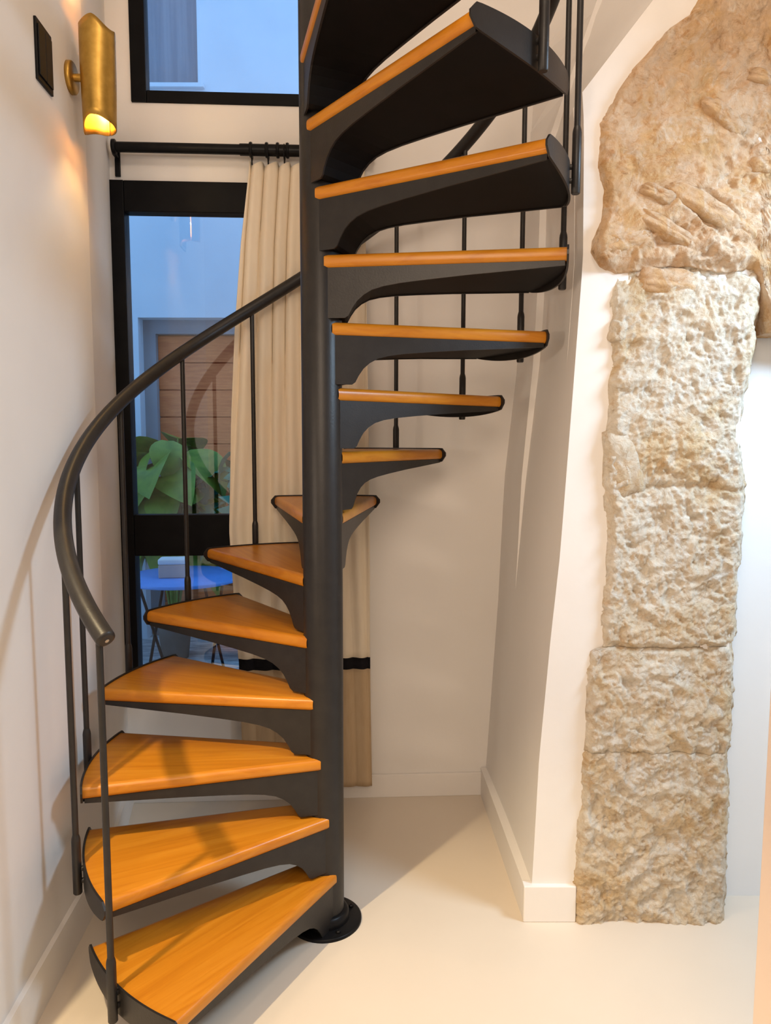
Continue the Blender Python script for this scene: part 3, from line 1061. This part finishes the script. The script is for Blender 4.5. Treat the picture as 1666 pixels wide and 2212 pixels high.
def frond_mesh(name, L, mat):
    vs_, fs_ = [], []
    n_ = 16
    for i in range(1, n_ + 1):
        t = i / n_
        x, z = L * t * 0.9, 0.35 * L * t - 0.55 * L * t * t
        ll = 0.30 * L * math.sin(PI * (0.15 + 0.8 * t))
        for s in (-1, 1):
            k = len(vs_)
            vs_ += [(x - 0.008, 0, z), (x + 0.010, 0, z), (x + 0.45 * ll, s * ll * 0.5, z + 0.02), (x + 0.7 * ll, s * ll * 0.85, z - 0.25 * ll)]
            vs_ += [(x + 0.45 * ll - 0.014, s * ll * 0.52, z + 0.02)]
            fs_ += [(k, k + 1, k + 2, k + 4), (k + 4, k + 2, k + 3)]
    k = len(vs_)
    for i in range(9):
        t = i / 8
        x, z = L * t * 0.9, 0.35 * L * t - 0.55 * L * t * t
        vs_ += [(x, -0.004, z), (x, 0.004, z)]
    for i in range(8):
        fs_.append((k + 2 * i, k + 2 * i + 1, k + 2 * i + 3, k + 2 * i + 2))
    me = bpy.data.meshes.new(name)
    me.from_pydata(vs_, [], fs_)
    me.materials.append(M[mat])
    return me


def plant(name, label, x, y, mat, leaves, height, pot_r=0.13, kind='leaf'):
    root = empty(name, (x, y, -0.01))
    tag(root, label, 'plant', 'potted plants in the courtyard')
    MB().lathe([(0.0, 0.0), (pot_r * 0.75, 0.0), (pot_r, 0.30), (pot_r * 1.06, 0.31), (pot_r * 1.06, 0.34), (pot_r * 0.9, 0.34), (pot_r * 0.9, 0.31), (0, 0.31)], 24).build('pot', 'pot', root)
    if kind == 'frond':
        mes = [frond_mesh('leaf', l, mat) for l in (0.52, 0.44)]
    else:
        mes = [leaf_mesh('leaf', l, w, d, mat, kind == 'split') for l, w, d in ((0.46, 0.36, 0.55), (0.40, 0.32, 0.75), (0.32, 0.26, 0.5))]
    for i in range(leaves):
        a = 2.4 * i + random.uniform(-0.3, 0.3)
        f = (i + 0.6) / leaves
        hh = 0.85 + (height - 0.85) * f
        rad = 0.05 + 0.16 * (1 - 0.5 * f) * random.uniform(0.5, 1)
        p1 = Vector((rad * math.cos(a), rad * math.sin(a), hh))
        st = MB().tube([(0.02 * math.cos(a), 0.02 * math.sin(a), 0.30), tuple(p1 * 0.5 + Vector((0, 0, 0.16))), tuple(p1)], [0.009, 0.007, 0.005], 6).build('stem', mat, root)
        tilt = random.uniform(0.1, 1.0)
        mw = Matrix.Translation(p1) @ Matrix.Rotation(a + random.uniform(-0.4, 0.4), 4, 'Z') @ Matrix.Rotation(tilt, 4, 'Y') @ Matrix.Rotation(random.uniform(-0.5, 0.5), 4, 'X')
        link('leaf', mes[i % len(mes)], root, mw)
    return root


plant('broad_leaf_plant', 'olive-green broad-leaved potted plant in front of the board door', -1.38, 3.08, 'leaf_olive', 46, 1.66)
plant('palm', 'dark green feathery palm at the left of the courtyard plants', -1.98, 3.05, 'leaf_palm', 20, 1.62, kind='frond')
plant('split_leaf_plant', 'blue-green split-leaved potted plant beside the curtain edge', -0.80, 3.08, 'leaf_teal', 26, 1.56, kind='split')

# round table with crossed legs and the small box on it
tb = empty('garden_table', (-1.10, 2.35, -0.01))
tag(tb, 'round pale garden table with crossed metal legs outside the window', 'table')
MB().lathe([(0.0, 0.742), (0.37, 0.742), (0.375, 0.748), (0.375, 0.760), (0.37, 0.766), (0.0, 0.766)], 48).build('table_top', 'table_white', tb)
for s in (-1, 1):
    for q in (-1, 1):
        MB().tube([(s * 0.20, q * 0.27, 0.74), (s * 0.20, -q * 0.27, 0.0)], 0.010, 8).build('leg', 'black_frame', tb)
for q in (-1, 1):
    MB().tube([(-0.20, q * 0.27, 0.012), (0.20, q * 0.27, 0.012)], 0.008, 8).build('crossbar', 'black_frame', tb)
bxr = empty('napkin_box', (-1.155, 2.30, 0.757))
tag(bxr, 'small pinkish box with a pale lid on the garden table', 'box')
bxr.rotation_euler = (0, 0, 0.12)
MB().box(-0.083, 0.083, -0.06, 0.06, 0.0, 0.085, 0.006).build('box_body', 'box_card', bxr)
MB().box(-0.085, 0.085, -0.062, 0.062, 0.085, 0.122, 0.010).build('box_lid', 'box_top', bxr)
